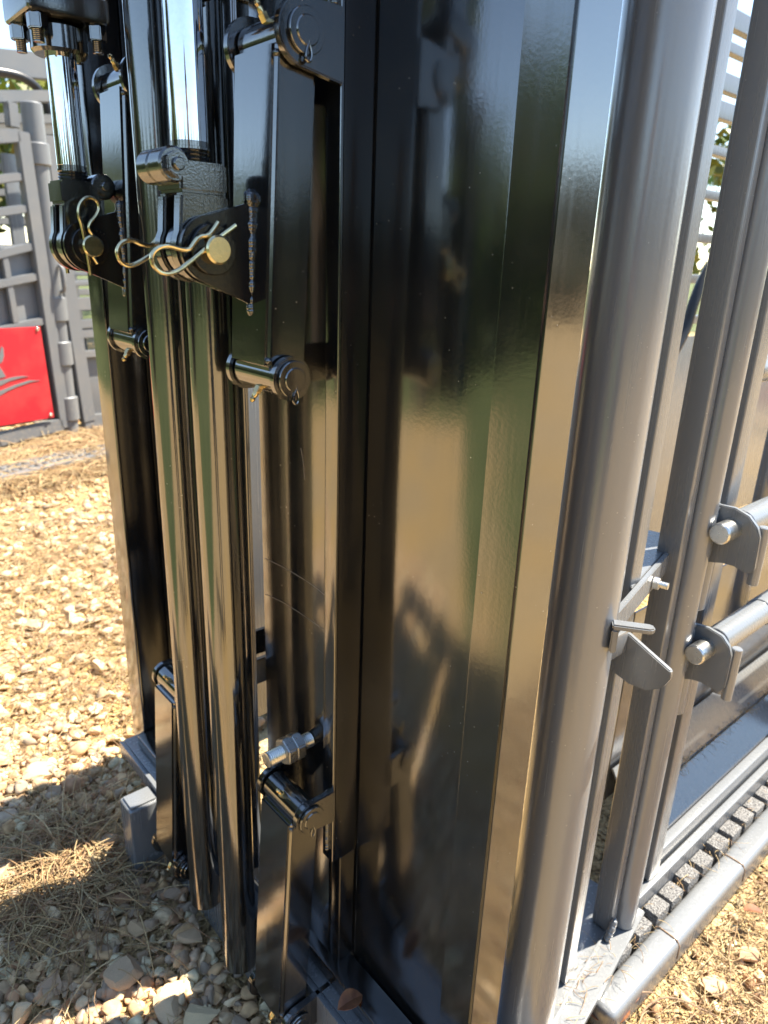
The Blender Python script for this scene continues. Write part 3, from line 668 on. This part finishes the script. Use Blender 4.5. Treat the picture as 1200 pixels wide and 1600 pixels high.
bm = B_(); q = l0.lerp(l1, .5) - nrm * .005 + Vector((0, 0, -.014)); hexnut(bm, q, q - nrm * .009, .010); thread(bm, q - nrm * .008, q - nrm * .022, .0055, .002, .0008, 14); fin(bm, 'nut', ZINC, lb)
ct = [U(*p, a=.83) for p in ((948, 1040), (946, 1012), (972, 985), (985, 990), (1050, 1048), (1049, 1060), (1036, 1074), (1012, 1078), (985, 1068))]
bm = B_(); prism(bm, [(p.y, p.z) for p in ct], 'a', .826, .834, .0014); fin(bm, 'catch_plate', GREY, ch)
bm = B_(); box(bm, (.785, .42, .80), (.8255, .432, .835), .002); fin(bm, 'catch_bracket', GREY, ch)
# far side of the chute: sheet below, rails above
bm = B_(); box(bm, (.72, 1.452, .10), (4.2, 1.456, 1.04), .001); fin(bm, 'side_sheet', GREY, ch)
zs = [U(1150, 30, b=1.46).z, U(1143, 74, b=1.46).z, U(1134, 128, b=1.46).z, U(1129, 172, b=1.46).z, U(1122, 236, b=1.46).z, U(1112, 305, b=1.46).z, U(1096, 372, b=1.46).z, U(1086, 436, b=1.46).z, U(1078, 500, b=1.46).z, U(1072, 545, b=1.46).z, U(1057, 670, b=1.46).z]
for i, zz in enumerate(zs):
    h = .030 if i in (0, 2, 3) else .017
    bm = B_(); box(bm, (2.6, 1.457, zz - h), (4.2, 1.492, zz + h), .004, 3); fin(bm, 'side_rail', GREY, ch)
for aa, tz in ((1.3, 1.05), (2.1, 1.05), (3.28, 2.1), (4.1, 2.1)):
    bm = B_(); box(bm, (aa, 1.494, .05), (aa + .05, 1.53, tz), .004, 3); fin(bm, 'side_post', GREYP, ch)
hq = [U(1125, 395, b=1.3), U(1104, 425, b=1.3), U(1084, 470, b=1.3), U(1070, 520, b=1.3), U(1040, 570, b=1.3)]
bm = B_(); sweep(bm, hq, .02, 12, 3); fin(bm, 'hose', HOSE, ch)

# ================================================================== BACKGROUND MACHINE at the left
q0 = U(0, 712, z=.03); Q0 = Wd(q0.x, q0.y, 0); HD = math.radians(57)
BD = np.array([math.cos(HD), math.sin(HD)]); BN = np.array([-math.sin(HD), math.cos(HD)])
def G(x, y, back=0.0):
    """photo point -> (along, back, up) on the background machine's front plane"""
    r = BAS @ np.array([x - 600.0, y - 800.0, FPX]); o = np.array([Q0.x, Q0.y])
    t = (o @ BN + back) / (r[:2] @ BN); p = r[:2] * t
    return Vector(((p - o) @ BD, back, CAM_H + t * r[2]))
def bthing(name, label, cat):
    o = bpy.data.objects.new(name, None); C.objects.link(o); o.location = (Q0.x, Q0.y, 0); o.rotation_euler = (0, 0, HD)
    ORG[o.name] = Vector((0, 0, 0)); return tag(o, label, cat)
def bar(name, parent, p, q, w, d, mat=GREYB, bev=.006):
    """rectangular tube from photo point p to q, w tall/wide in the plane, d deep"""
    back = p[2] if len(p) > 2 else 0.0
    A = G(p[0], p[1], back); Bq = G(q[0], q[1], back); dv = Bq - A
    bm = B_(); t = bmesh.new(); bmesh.ops.create_cube(t, size=1.0); bmesh.ops.scale(t, verts=t.verts, vec=(dv.length, d, w))
    bmesh.ops.bevel(t, geom=t.edges[:], offset=bev, segments=2, affect='EDGES')
    bmesh.ops.rotate(t, verts=t.verts, cent=(0, 0, 0), matrix=Matrix.Rotation(-math.atan2(dv.z, dv.x), 3, 'Y'))
    bmesh.ops.translate(t, verts=t.verts, vec=(A + Bq) / 2); join(bm, t)
    return fin(bm, name, mat, parent)
g1 = bthing('livestock_gate', 'grey sheeted cattle gate with a red sign panel, left edge', 'gate')
bar('stile', g1, (32, 206), (100, 668), .085, .06)
bar('top_rail', g1, (-160, 222), (28, 212), .075, .06)
bar('bottom_rail', g1, (-160, 728), (96, 662), .085, .06)
for y0, y1 in ((280, 275), (331, 325), (394, 383), (440, 431), (511, 500)):
    bar('rung', g1, (-160, y0 + (y0 - y1) * 4), (40 + (y0 - 280) * .14, y1), .05, .04)
sA, sB = G(-160, 385, .02), G(40, 385, .02); sb = G(90, 660, .02)
bm = B_(); box(bm, (G(-160, 500, .02).x, .028, .20), (G(70, 500, .02).x, .034, G(40, 383).z), .001); fin(bm, 'sheet', GREYB, g1)
bar('upright', g1, (4, 388), (24, 505), .045, .03); bar('upright', g1, (-70, 225), (-30, 690), .06, .05)
def sign_pt(x, y): v = G(x, y, -.04); return (v.x, v.z)
bm = B_(); prism(bm, [sign_pt(-150, 520), sign_pt(62, 510), sign_pt(84, 652), sign_pt(-150, 690)], 'b', -.046, -.040, .001); sg = fin(bm, 'sign_panel', RED, g1, 'red sign panel with grey curved emblem')
for x, y in ((58, 514), (79, 648)):
    v = G(x, y, -.046); bm = B_(); cyl(bm, (v.x, -.054, v.z), (v.x, -.0465, v.z), .012, 16); fin(bm, 'rivet', ZINC, sg)
def shp(pts, nm='emblem'):
    bm = B_(); prism(bm, [sign_pt(*p) for p in pts], 'b', -.050, -.0465, 0); return fin(bm, nm, GREYB, sg)
shp([(-30, 600), (0, 594), (18, 589), (34, 587), (44, 588), (32, 590), (14, 595), (0, 602), (-30, 612)])
shp([(-30, 622), (0, 610), (22, 601), (44, 594), (62, 594), (46, 597), (26, 604), (10, 611), (0, 617), (-30, 634)])
shp([(-30, 575), (-8, 566), (-2, 552), (1, 540), (4, 544), (5, 556), (3, 564), (-4, 570), (2, 578), (8, 588), (-6, 592), (-30, 596)])
g2 = bthing('hinge_post', 'round grey hinge post with sleeves between the two grey gates', 'post')
pA, pB = G(47, 158), G(122, 662); xm = (pA.x + pB.x) / 2 - .015
bm = B_(); cyl(bm, (xm, .03, .02), (xm, .03, pA.z), .063, 32, cham=.008); fin(bm, 'pipe', GREYB, g2)
for y0, y1 in ((262, 228), (502, 464), (572, 534), (660, 622)):
    bm = B_(); cyl(bm, (xm, .03, G(90, y0).z), (xm, .03, G(90, y1).z), .078, 32, cham=.006); fin(bm, 'sleeve', GREYB, g2)
v = G(80, 440); bm = B_(); sweep(bm, [(xm + .02, -.035, v.z + .1), (xm + .02, -.075, v.z + .09), (xm + .02, -.075, v.z - .05), (xm + .02, -.035, v.z - .06)], .012, 10, 2); fin(bm, 'handle', GREYB, g2)
g3 = bthing('alley_frame', 'grey alley frame with overhead beam behind the hinge post', 'frame')
bar('top_beam', g3, (-160, 85, .9), (200, 116, .9), .165, .1)
bar('cross_rail', g3, (-160, 152, .35), (240, 150, .35), .07, .06)
bar('cross_rail', g3, (-160, 182, .5), (240, 190, .5), .06, .06)
bar('cross_rail', g3, (-160, 196, .6), (240, 204, .6), .085, .06)
bar('short_post', g3, (75, 212, .3), (128, 560, .3), .085, .06)
bar('short_post', g3, (16, 160, .3), (20, 200, .3), .07, .06)
bar('slat', g3, (12, 240, .6), (45, 500, .6), .1, .03, GREYP); bar('slat', g3, (38, 190, .9), (90, 640, .9), .06, .05, GREYP)
for y in (260, 300, 345, 400, 455): bar('side_bar', g3, (-160, y, 1.1), (260, y + 2, 1.1), .05, .04)
hz = [G(*p, .7) for p in ((-40, 108), (10, 113), (40, 122), (62, 140), (76, 175), (84, 215))]
bm = B_(); sweep(bm, hz, .03, 12, 3); fin(bm, 'hose', HOSE, g3)
g4 = bthing('side_gate', 'dusty grey side gate with open slots right of the hinge post', 'gate')
bar('stile', g4, (98, 405), (137, 658), .10, .06)
for y, hh in ((440, .03), (472, .085), (503, .06), (518, .06), (550, .05), (655, .1)):
    bar('rail', g4, (112 + (y - 440) * .08, y + 4), (300, y - 8), hh, .05)
for y in (405, 418, 428, 440): bar('slat', g4, (110, y, .12), (300, y - 4, .12), .028, .03)
bm = B_(); box(bm, (G(125, 600).x, .02, .12), (G(300, 600).x + .6, .026, G(130, 556).z), .001); fin(bm, 'sheet', GREYB, g4)
bar('far_stile', g4, (330, 380), (350, 640), .10, .06)
g5 = bthing('step_plate', 'perforated grey steel step edge half buried in straw by the gate', 'step')
e0, e1 = G(-40, 778, -.55), G(240, 706, -.55)
bm = B_(); box(bm, (e0.x, -.62, 0), (e1.x, -.58, .085), .004); fin(bm, 'riser', GREYB, g5)
bm = B_(); box(bm, (e0.x, -.579, .07), (e1.x, -.36, .082), .003); tr = fin(bm, 'tread', GREYB, g5)
for i in range(26):
    for r_ in range(2):
        xx = e0.x + (e1.x - e0.x) * (i + .3 + .5 * r_) / 26
        bm = B_(); lathe(bm, (xx, -.545 + .09 * r_, .0822), (xx, -.545 + .09 * r_, .12), [(0, .026), (.012, .022), (.014, .014), (.006, .012)], 12); fin(bm, 'raised_button', GREYB, tr)
bm = B_(); box(bm, (e0.x - 1, -.13, .0), (e1.x, -.06, .075), .005); fin(bm, 'base_rail', GREYB, g5)
# straw against that machine
Va, Fa, Ta, offs = [], [], [], 0
for n_, c_, s_, lf in ((2600, (30, 715), (.5, .10), (.01, .07)), (1500, (130, 692), (.28, .12), (.02, .11)), (1800, (20, 745), (.6, .22), (.01, .08)), (1200, (70, 760), (.5, .2), (.005, .03))):
    v = G(c_[0], c_[1], -.2); uu = rng.normal(v.x, s_[0], n_); bb2 = rng.normal(-.2 if lf[1] > .07 else -.5, s_[1], n_)
    pos = np.stack([Q0.x + uu * BD[0] + bb2 * BN[0], Q0.y + uu * BD[1] + bb2 * BN[1]], 1)
    V, F, t = strands(0, pos, (.12, .4), (.0016, .0032), lf, .5); Va.append(V); Fa.append(F + offs); Ta.append(t); offs += len(V)
s2 = mesh_np('straw', np.concatenate(Va), np.concatenate(Fa), STRAW, np.concatenate(Ta))
tag(s2, 'drift of golden straw against the background gates', 'straw', kind='stuff')

# red and grey gate seen through the slots of the chute at the right
g6 = bpy.data.objects.new('far_gate', None); C.objects.link(g6); g6.location = (3.9, 5.6, 0); g6.rotation_euler = (0, 0, math.radians(-20)); ORG[g6.name] = Vector((0, 0, 0))
tag(g6, 'grey gate with red sheet seen through the slots of the chute', 'gate')
for z in (.15, .45, .75, 1.05, 1.3): bm = B_(); box(bm, (-1, -.02, z - .025), (1.2, .02, z + .025), .004); fin(bm, 'rail', GREYB, g6)
for x in (-1.05, 1.2): bm = B_(); box(bm, (x, -.03, 0), (x + .06, .03, 1.4), .004); fin(bm, 'post', GREYB, g6)
bm = B_(); box(bm, (-.99, .022, .2), (1.19, .026, .6), .001); fin(bm, 'sheet', RED, g6)

# ================================================================== dark shed added out of view to darken the panel's reflection
DARKW = plain('weathered_dark_timber', (0.018, 0.016, 0.014), 0.85, 0.4, 9.0, (0.035, 0.03, 0.026)); TIN = plain('dull_tin', (0.10, 0.10, 0.105), 0.5, 0.1, 4.0)
shd = bpy.data.objects.new('added_dark_shed', None); C.objects.link(shd); shd.location = (-7.2, -.05, 0); ORG[shd.name] = Vector((0, 0, 0)); tag(shd, 'added dark open fronted shed with tin roof that darkens the panel reflection', 'shed')
for y_ in (0, .95, 1.85):
    bm = B_(); box(bm, (-.12, y_ - .06, 0), (0, y_ + .06, 3.2), .01); fin(bm, 'post', DARKW if y_ != .0 else TIN, shd)
for k in range(9):
    bm = B_(); box(bm, (-3.05, -.02 + k * .212, 0), (-3.0, .185 + k * .212, 3.4), .004); fin(bm, 'wall_board', DARKW, shd)
for y_ in (-.10, 1.93):
    for k in range(7):
        bm = B_(); box(bm, (-2.98, y_, .05 + k * .45), (-.13, y_ + .03, .48 + k * .45), .004); fin(bm, 'side_board', DARKW, shd)
bm = B_(); box(bm, (-3.2, -.3, 3.24), (.35, 2.2, 3.30), .004, rot=Matrix.Rotation(-.04, 3, 'Y')); fin(bm, 'roof', TIN, shd)
for k in range(12):
    bm = B_(); box(bm, (-3.2, -.29 + k * .22, 3.302), (.35, -.25 + k * .22, 3.33), .004, rot=Matrix.Rotation(-.04, 3, 'Y'), about=(-1.425, -.27 + k * .22, 3.27)); fin(bm, 'roof_rib', TIN, shd)

# ================================================================== TREES
def tree(x, y, h, cr, label, nleaf=5000, col=(.07, .11, .025), ls=.16, low=False):
    root = bpy.data.objects.new('tree', None); C.objects.link(root); root.location = (x, y, 0); ORG[root.name] = Vector((0, 0, 0))
    tag(root, label, 'tree', 'trees around the yard')
    bm = B_(); th = h * .45
    sweep(bm, [(0, 0, -.1), (.1, .05, th * .4), (-.05, .1, th), (.05, 0, h * .8)], lambda s: h * .03 * (1 - .75 * s), 10, 2)
    cl = []
    for i in range(11):
        a = i * 2.4 + random.random(); z0 = th * random.uniform(.55, 1.2); rr = cr * random.uniform(.45, .85); z1 = z0 + h * random.uniform(.12, .38)
        e = Vector((rr * math.cos(a), rr * math.sin(a), z1)); cl.append(e)
        sweep(bm, [(0, 0, z0), (e.x * .45, e.y * .45, z0 + (z1 - z0) * .6), e], lambda s: h * .011 * (1 - .8 * s), 6, 1)
    fin(bm, 'trunk', BARK, root)
    cl += [Vector((random.gauss(0, cr * .35), random.gauss(0, cr * .35), h * random.uniform(.62, .98))) for _ in range(14)]
    if low: cl += [Vector((random.gauss(0, cr * .5), random.gauss(0, cr * .5), h * random.uniform(.12, .55))) for _ in range(16)]
    k = rng.integers(0, len(cl), nleaf); ctr = np.array([c[:] for c in cl])[k]
    d = rng.normal(size=(nleaf, 3)); d /= np.linalg.norm(d, axis=1)[:, None]
    P = ctr + d * (rng.random(nleaf) ** .5)[:, None] * cr * np.array([.38, .38, .27])
    u = rng.normal(size=(nleaf, 3)); u /= np.linalg.norm(u, axis=1)[:, None]; v = np.cross(u, rng.normal(size=(nleaf, 3))); v /= np.linalg.norm(v, axis=1)[:, None]
    s = rng.uniform(.5, 1.1, (nleaf, 1)) * ls
    V = np.stack([P - u * s, P + v * s * .45, P + u * s, P - v * s * .45], 1).reshape(-1, 3)
    F = np.arange(nleaf * 4).reshape(-1, 4)
    t = np.array(col) * rng.uniform(.6, 1.5, (nleaf, 1)) * np.array([1, 1, 1]); t[:, 0] *= rng.uniform(.7, 1.3, nleaf)
    o = mesh_np('crown', V, F, LEAF, np.repeat(t, 4, 0)); o.parent = root
tree(-3.1, 11.5, 3.5, 2.4, 'bright green tree above the grey gates at the upper left', 6000, (.16, .2, .03), .14)
tree(-6.5, 14.0, 3.6, 2.8, 'green tree far behind the left gates', 5000, (.12, .16, .03), .16)
tree(-6.3, 1.35, 5.6, 1.15, 'tall spreading tree standing beside the added dark shed', 6000, (.06, .09, .022), .2)
tree(6.3, 11.0, 4.2, 2.3, 'bright green tree glimpsed between the chute slats', 5000, (.16, .2, .03), .14)
for i, (dg, dist, h) in enumerate(((152, 17, 3.3), (166, 16, 3.2), (180, 13, 3.6), (185, 12, 3.9), (200, 17, 3.3), (216, 18, 3.4), (236, 18, 3.4), (256, 18, 3.4), (276, 18, 3.4), (296, 19, 3.5), (314, 20, 3.6), (332, 21, 3.6), (350, 22, 3.6), (8, 22, 3.6), (26, 21, 3.6))):
    x, y = dist * math.cos(math.radians(dg)), dist * math.sin(math.radians(dg))
    side = ('west' if 135 < dg < 225 else 'south' if dg < 315 and dg > 90 else 'east')
    tree(x, y, h, 3.3, '%s bushy tree in the hedge %s of the yard, %s' % (('dark', 'low', 'broad', 'dense', 'tall')[i % 5], side, ('first', 'second', 'third', 'fourth', 'fifth', 'sixth')[sum(1 for d in (152, 166, 180, 185, 200, 216, 236, 256, 276, 296, 314, 332, 350, 8, 26)[:i] if ('west' if 135 < d < 225 else 'south' if d < 315 and d > 90 else 'east') == side)] + ' along it'), 3800, (.06, .095, .022), .3, low=True)

# ================================================================== small things
def leaf_thing(p, s, rz, label):
    bm = B_(); n = 9
    L, Rr = [], []
    for i in range(n):
        t_ = i / (n - 1); wv = math.sin(math.pi * t_) ** .7 * .32 * s; zc = .10 * s * math.sin(3 * t_)
        L.append(bm.verts.new((s * (t_ - .5), wv, zc + wv * .5))); Rr.append(bm.verts.new((s * (t_ - .5), -wv, zc + wv * .35)))
    mid = [bm.verts.new((s * (i / (n - 1) - .5), 0, .10 * s * math.sin(3 * i / (n - 1)))) for i in range(n)]
    for i in range(n - 1):
        bm.faces.new((L[i], mid[i], mid[i + 1], L[i + 1])); bm.faces.new((mid[i], Rr[i], Rr[i + 1], mid[i + 1]))
    bmesh.ops.remove_doubles(bm, verts=bm.verts, dist=1e-5)
    bmesh.ops.solidify(bm, geom=bm.faces[:], thickness=.0006)
    o = fin(bm, 'dry_leaf', DRYLEAF, None, org=(0, 0, 0)); o.location = Wd(*p); o.rotation_euler = (.1, .05, rz)
    tag(o, label, 'leaf')
lp = U(547, 1566, z=.224); leaf_thing((lp.x, lp.y, .2235), .045, .6, 'rust brown leaf lying on the black sill below the panel')
lp = U(425, 1535, z=.02); leaf_thing((lp.x, lp.y, .022), .035, 2.0, 'reddish leaf on the gravel by the lower link arm')
def twig_thing(ps, r, label):
    P = [U(x, y, z=z) for x, y, z in ps]; bm = B_(); sweep(bm, P, lambda s: r * (1 - .5 * s), 7, 2)
    single(bm, 'twig', TWIG, tuple(P[0]), label, 'twig', 'twigs by the base tube')
twig_thing([(1000, 1600, .015), (1005, 1575, .02), (1045, 1552, .03), (1120, 1588, .015)], .0024, 'forked brown twig lying nearest the end of the base tube')
twig_thing([(1138, 1480, .012), (1142, 1530, .02), (1143, 1600, .012)], .0015, 'thin straight twig on the sunlit gravel at the right')
twig_thing([(940, 1557, .05), (985, 1549, .055), (1022, 1551, .05)], .0022, 'pale stick resting across the end of the base tube')

# ================================================================== the photographer (seen only in the paint)
SHIRT = plain('navy_cotton', (0.012, 0.014, 0.02), 0.9, 0.15, 90.0); JEANS = plain('dark_denim', (0.02, 0.026, 0.04), 0.9, 0.2, 120.0)
SKIN = plain('skin', (0.42, 0.25, 0.18), 0.55, 0.05, 30.0, (0.48, 0.3, 0.22)); BOOT = plain('brown_leather', (0.05, 0.03, 0.02), 0.6, 0.2, 50.0); HAIR = plain('dark_hair', (0.02, 0.014, 0.01), 0.7, 0.5, 150.0)
pv, pe_, pr_ = [], [], []
def jv(p, r, par=None):
    pv.append(p); pr_.append(r)
    if par is not None: pe_.append((par, len(pv) - 1))
    return len(pv) - 1
pel = jv((0, -.48, .95), .145); sp_ = jv((0, -.49, 1.14), .135, pel); chs = jv((0, -.47, 1.34), .15, sp_); nk = jv((0, -.455, 1.49), .058, chs)
hb = jv((0, -.44, 1.575), .075, nk); hm = jv((0, -.432, 1.64), .088, hb); ht = jv((0, -.435, 1.70), .072, hm); ns_ = jv((0, -.335, 1.61), .012, hb)
for s_ in (-1, 1):
    sh = jv((s_ * .17, -.47, 1.40), .07, chs); el = jv((s_ * .235, -.36, 1.15), .045, sh); wr = jv((s_ * .115, -.12, 1.215), .029, el); pm = jv((s_ * .085, -.07, 1.235), .032, wr)
    for k in range(4):
        f0 = jv((s_ * .078, -.045 + .004 * k, 1.262 - .021 * k), .0095, pm); f1 = jv((s_ * .058, -.022, 1.268 - .021 * k), .0085, f0); jv((s_ * .036, -.016, 1.268 - .021 * k), .0075, f1)
    t0 = jv((s_ * .062, -.075, 1.262), .011, pm); t1 = jv((s_ * .045, -.052, 1.275), .0095, t0); jv((s_ * .026, -.035, 1.275), .0085, t1)
    jv((s_ * .092, -.44, 1.61), .016, hb)
    hp_ = jv((s_ * .095, -.48, .88), .092, pel); kn = jv((s_ * .11, -.455, .49), .058, hp_); an = jv((s_ * .12, -.50, .09), .042, kn); jv((s_ * .125, -.52, .045), .04, an); jv((s_ * .145, -.36, .035), .036, an)
me = bpy.data.meshes.new('person'); me.from_pydata(pv, pe_, []); po = bpy.data.objects.new('person', me); C.objects.link(po)
md = po.modifiers.new('skin', 'SKIN'); md.use_smooth_shade = True
if not me.skin_vertices: me.skin_vertices.new()
for i, r in enumerate(pr_): me.skin_vertices[0].data[i].radius = (r, r * (.72 if i in (0, 1, 2) else 1))
me.skin_vertices[0].data[0].use_root = True
po.modifiers.new('sub', 'SUBSURF').levels = 1
dg_ = bpy.context.evaluated_depsgraph_get(); m2 = bpy.data.meshes.new_from_object(po.evaluated_get(dg_)); po.modifiers.clear(); po.data = m2
m2.materials.clear()
for mm_ in (SHIRT, JEANS, SKIN, BOOT): m2.materials.append(mm_)
for f in m2.polygons:
    c = f.center
    f.material_index = 2 if c.z > 1.50 or c.y > -.13 else 3 if c.z < .11 else 1 if c.z < .97 else 0
    f.use_smooth = True
tag(po, 'person in dark shirt and jeans holding a phone, mirrored in the black panel', 'person')
bm = B_(); bmesh.ops.create_icosphere(bm, subdivisions=3, radius=1.0)
for v in bm.verts: v.co = Vector((v.co.x * .098, v.co.y * .108 - .447, max(v.co.z, -.25 if v.co.y < .2 else .25) * .105 + 1.665))
ORG[po.name] = Vector((0, 0, 0)); fin(bm, 'hair', HAIR, po)
ph = B_(); box(ph, (-.036, -.125, .004), (.036, .022, .0115), .003, 3)
o = fin(ph, 'phone', HOSE, None, org=(0, 0, 0)); o.matrix_world = cam.matrix_world.copy(); tag(o, 'black phone held level by the photographer in front of the chest', 'phone')

for i, (x, y, sz, rz, lb_) in enumerate(((930, 1556, .05, .4, 'curled brown leaf leaning on the end of the base tube'), (950, 1580, .045, 2.2, 'dry leaf lying flat below the base tube end'), (968, 1592, .05, 4.0, 'tan leaf at the bottom edge right of the base plate'), (925, 1590, .04, 5.2, 'small dark leaf tucked under the base plate'), (985, 1570, .035, 1.2, 'small leaf beside the forked twig'), (1172, 1440, .04, 3.0, 'brown leaf on the straw beside the base tube at the right edge'))):
    lp = U(x, y, z=.02); leaf_thing((lp.x, lp.y, .018 + .006 * i), sz, rz, lb_)
lc = U(945, 1580, z=0); V, F, t = strands(0, gauss_ab(260, (lc.x, lc.y), (.05, .03)), (.03, .1), (.0006, .0016), (.01, .05), .9)
s3_ = mesh_np('straw', V, F, STRAW, t * .75); tag(s3_, 'clump of dry stalks against the end of the base tube', 'straw', kind='stuff')

# straw caught along the ledge seam and between the rubber blocks
def strip_pts(n, a0, a1, b0, b1):
    a = a0 + (a1 - a0) * rng.random(n) ** 1.2; b = rng.uniform(b0, b1, n); return np.stack([a * CA - b * SA, a * SA + b * CA], 1)
pp = [strands(0, strip_pts(420, 1.22, 2.2, .546, .556), (.008, .035), (.0004, .0009), (.210, .224), .5), strands(0, strip_pts(160, 1.0, 2.0, .418, .45), (.01, .05), (.0004, .0009), (.066, .088), .5), strands(0, strip_pts(60, .75, 1.0, .40, .46), (.01, .05), (.0004, .0009), (.092, .095), .4)]
Va, Fa, Ta, offs = [], [], [], 0
for V, F, t in pp: Va.append(V); Fa.append(F + offs); Ta.append(t); offs += len(V)
s4_ = mesh_np('straw', np.concatenate(Va), np.concatenate(Fa), STRAW, np.concatenate(Ta)); tag(s4_, 'bits of straw caught along the grey ledge and rubber blocks', 'straw', kind='stuff')
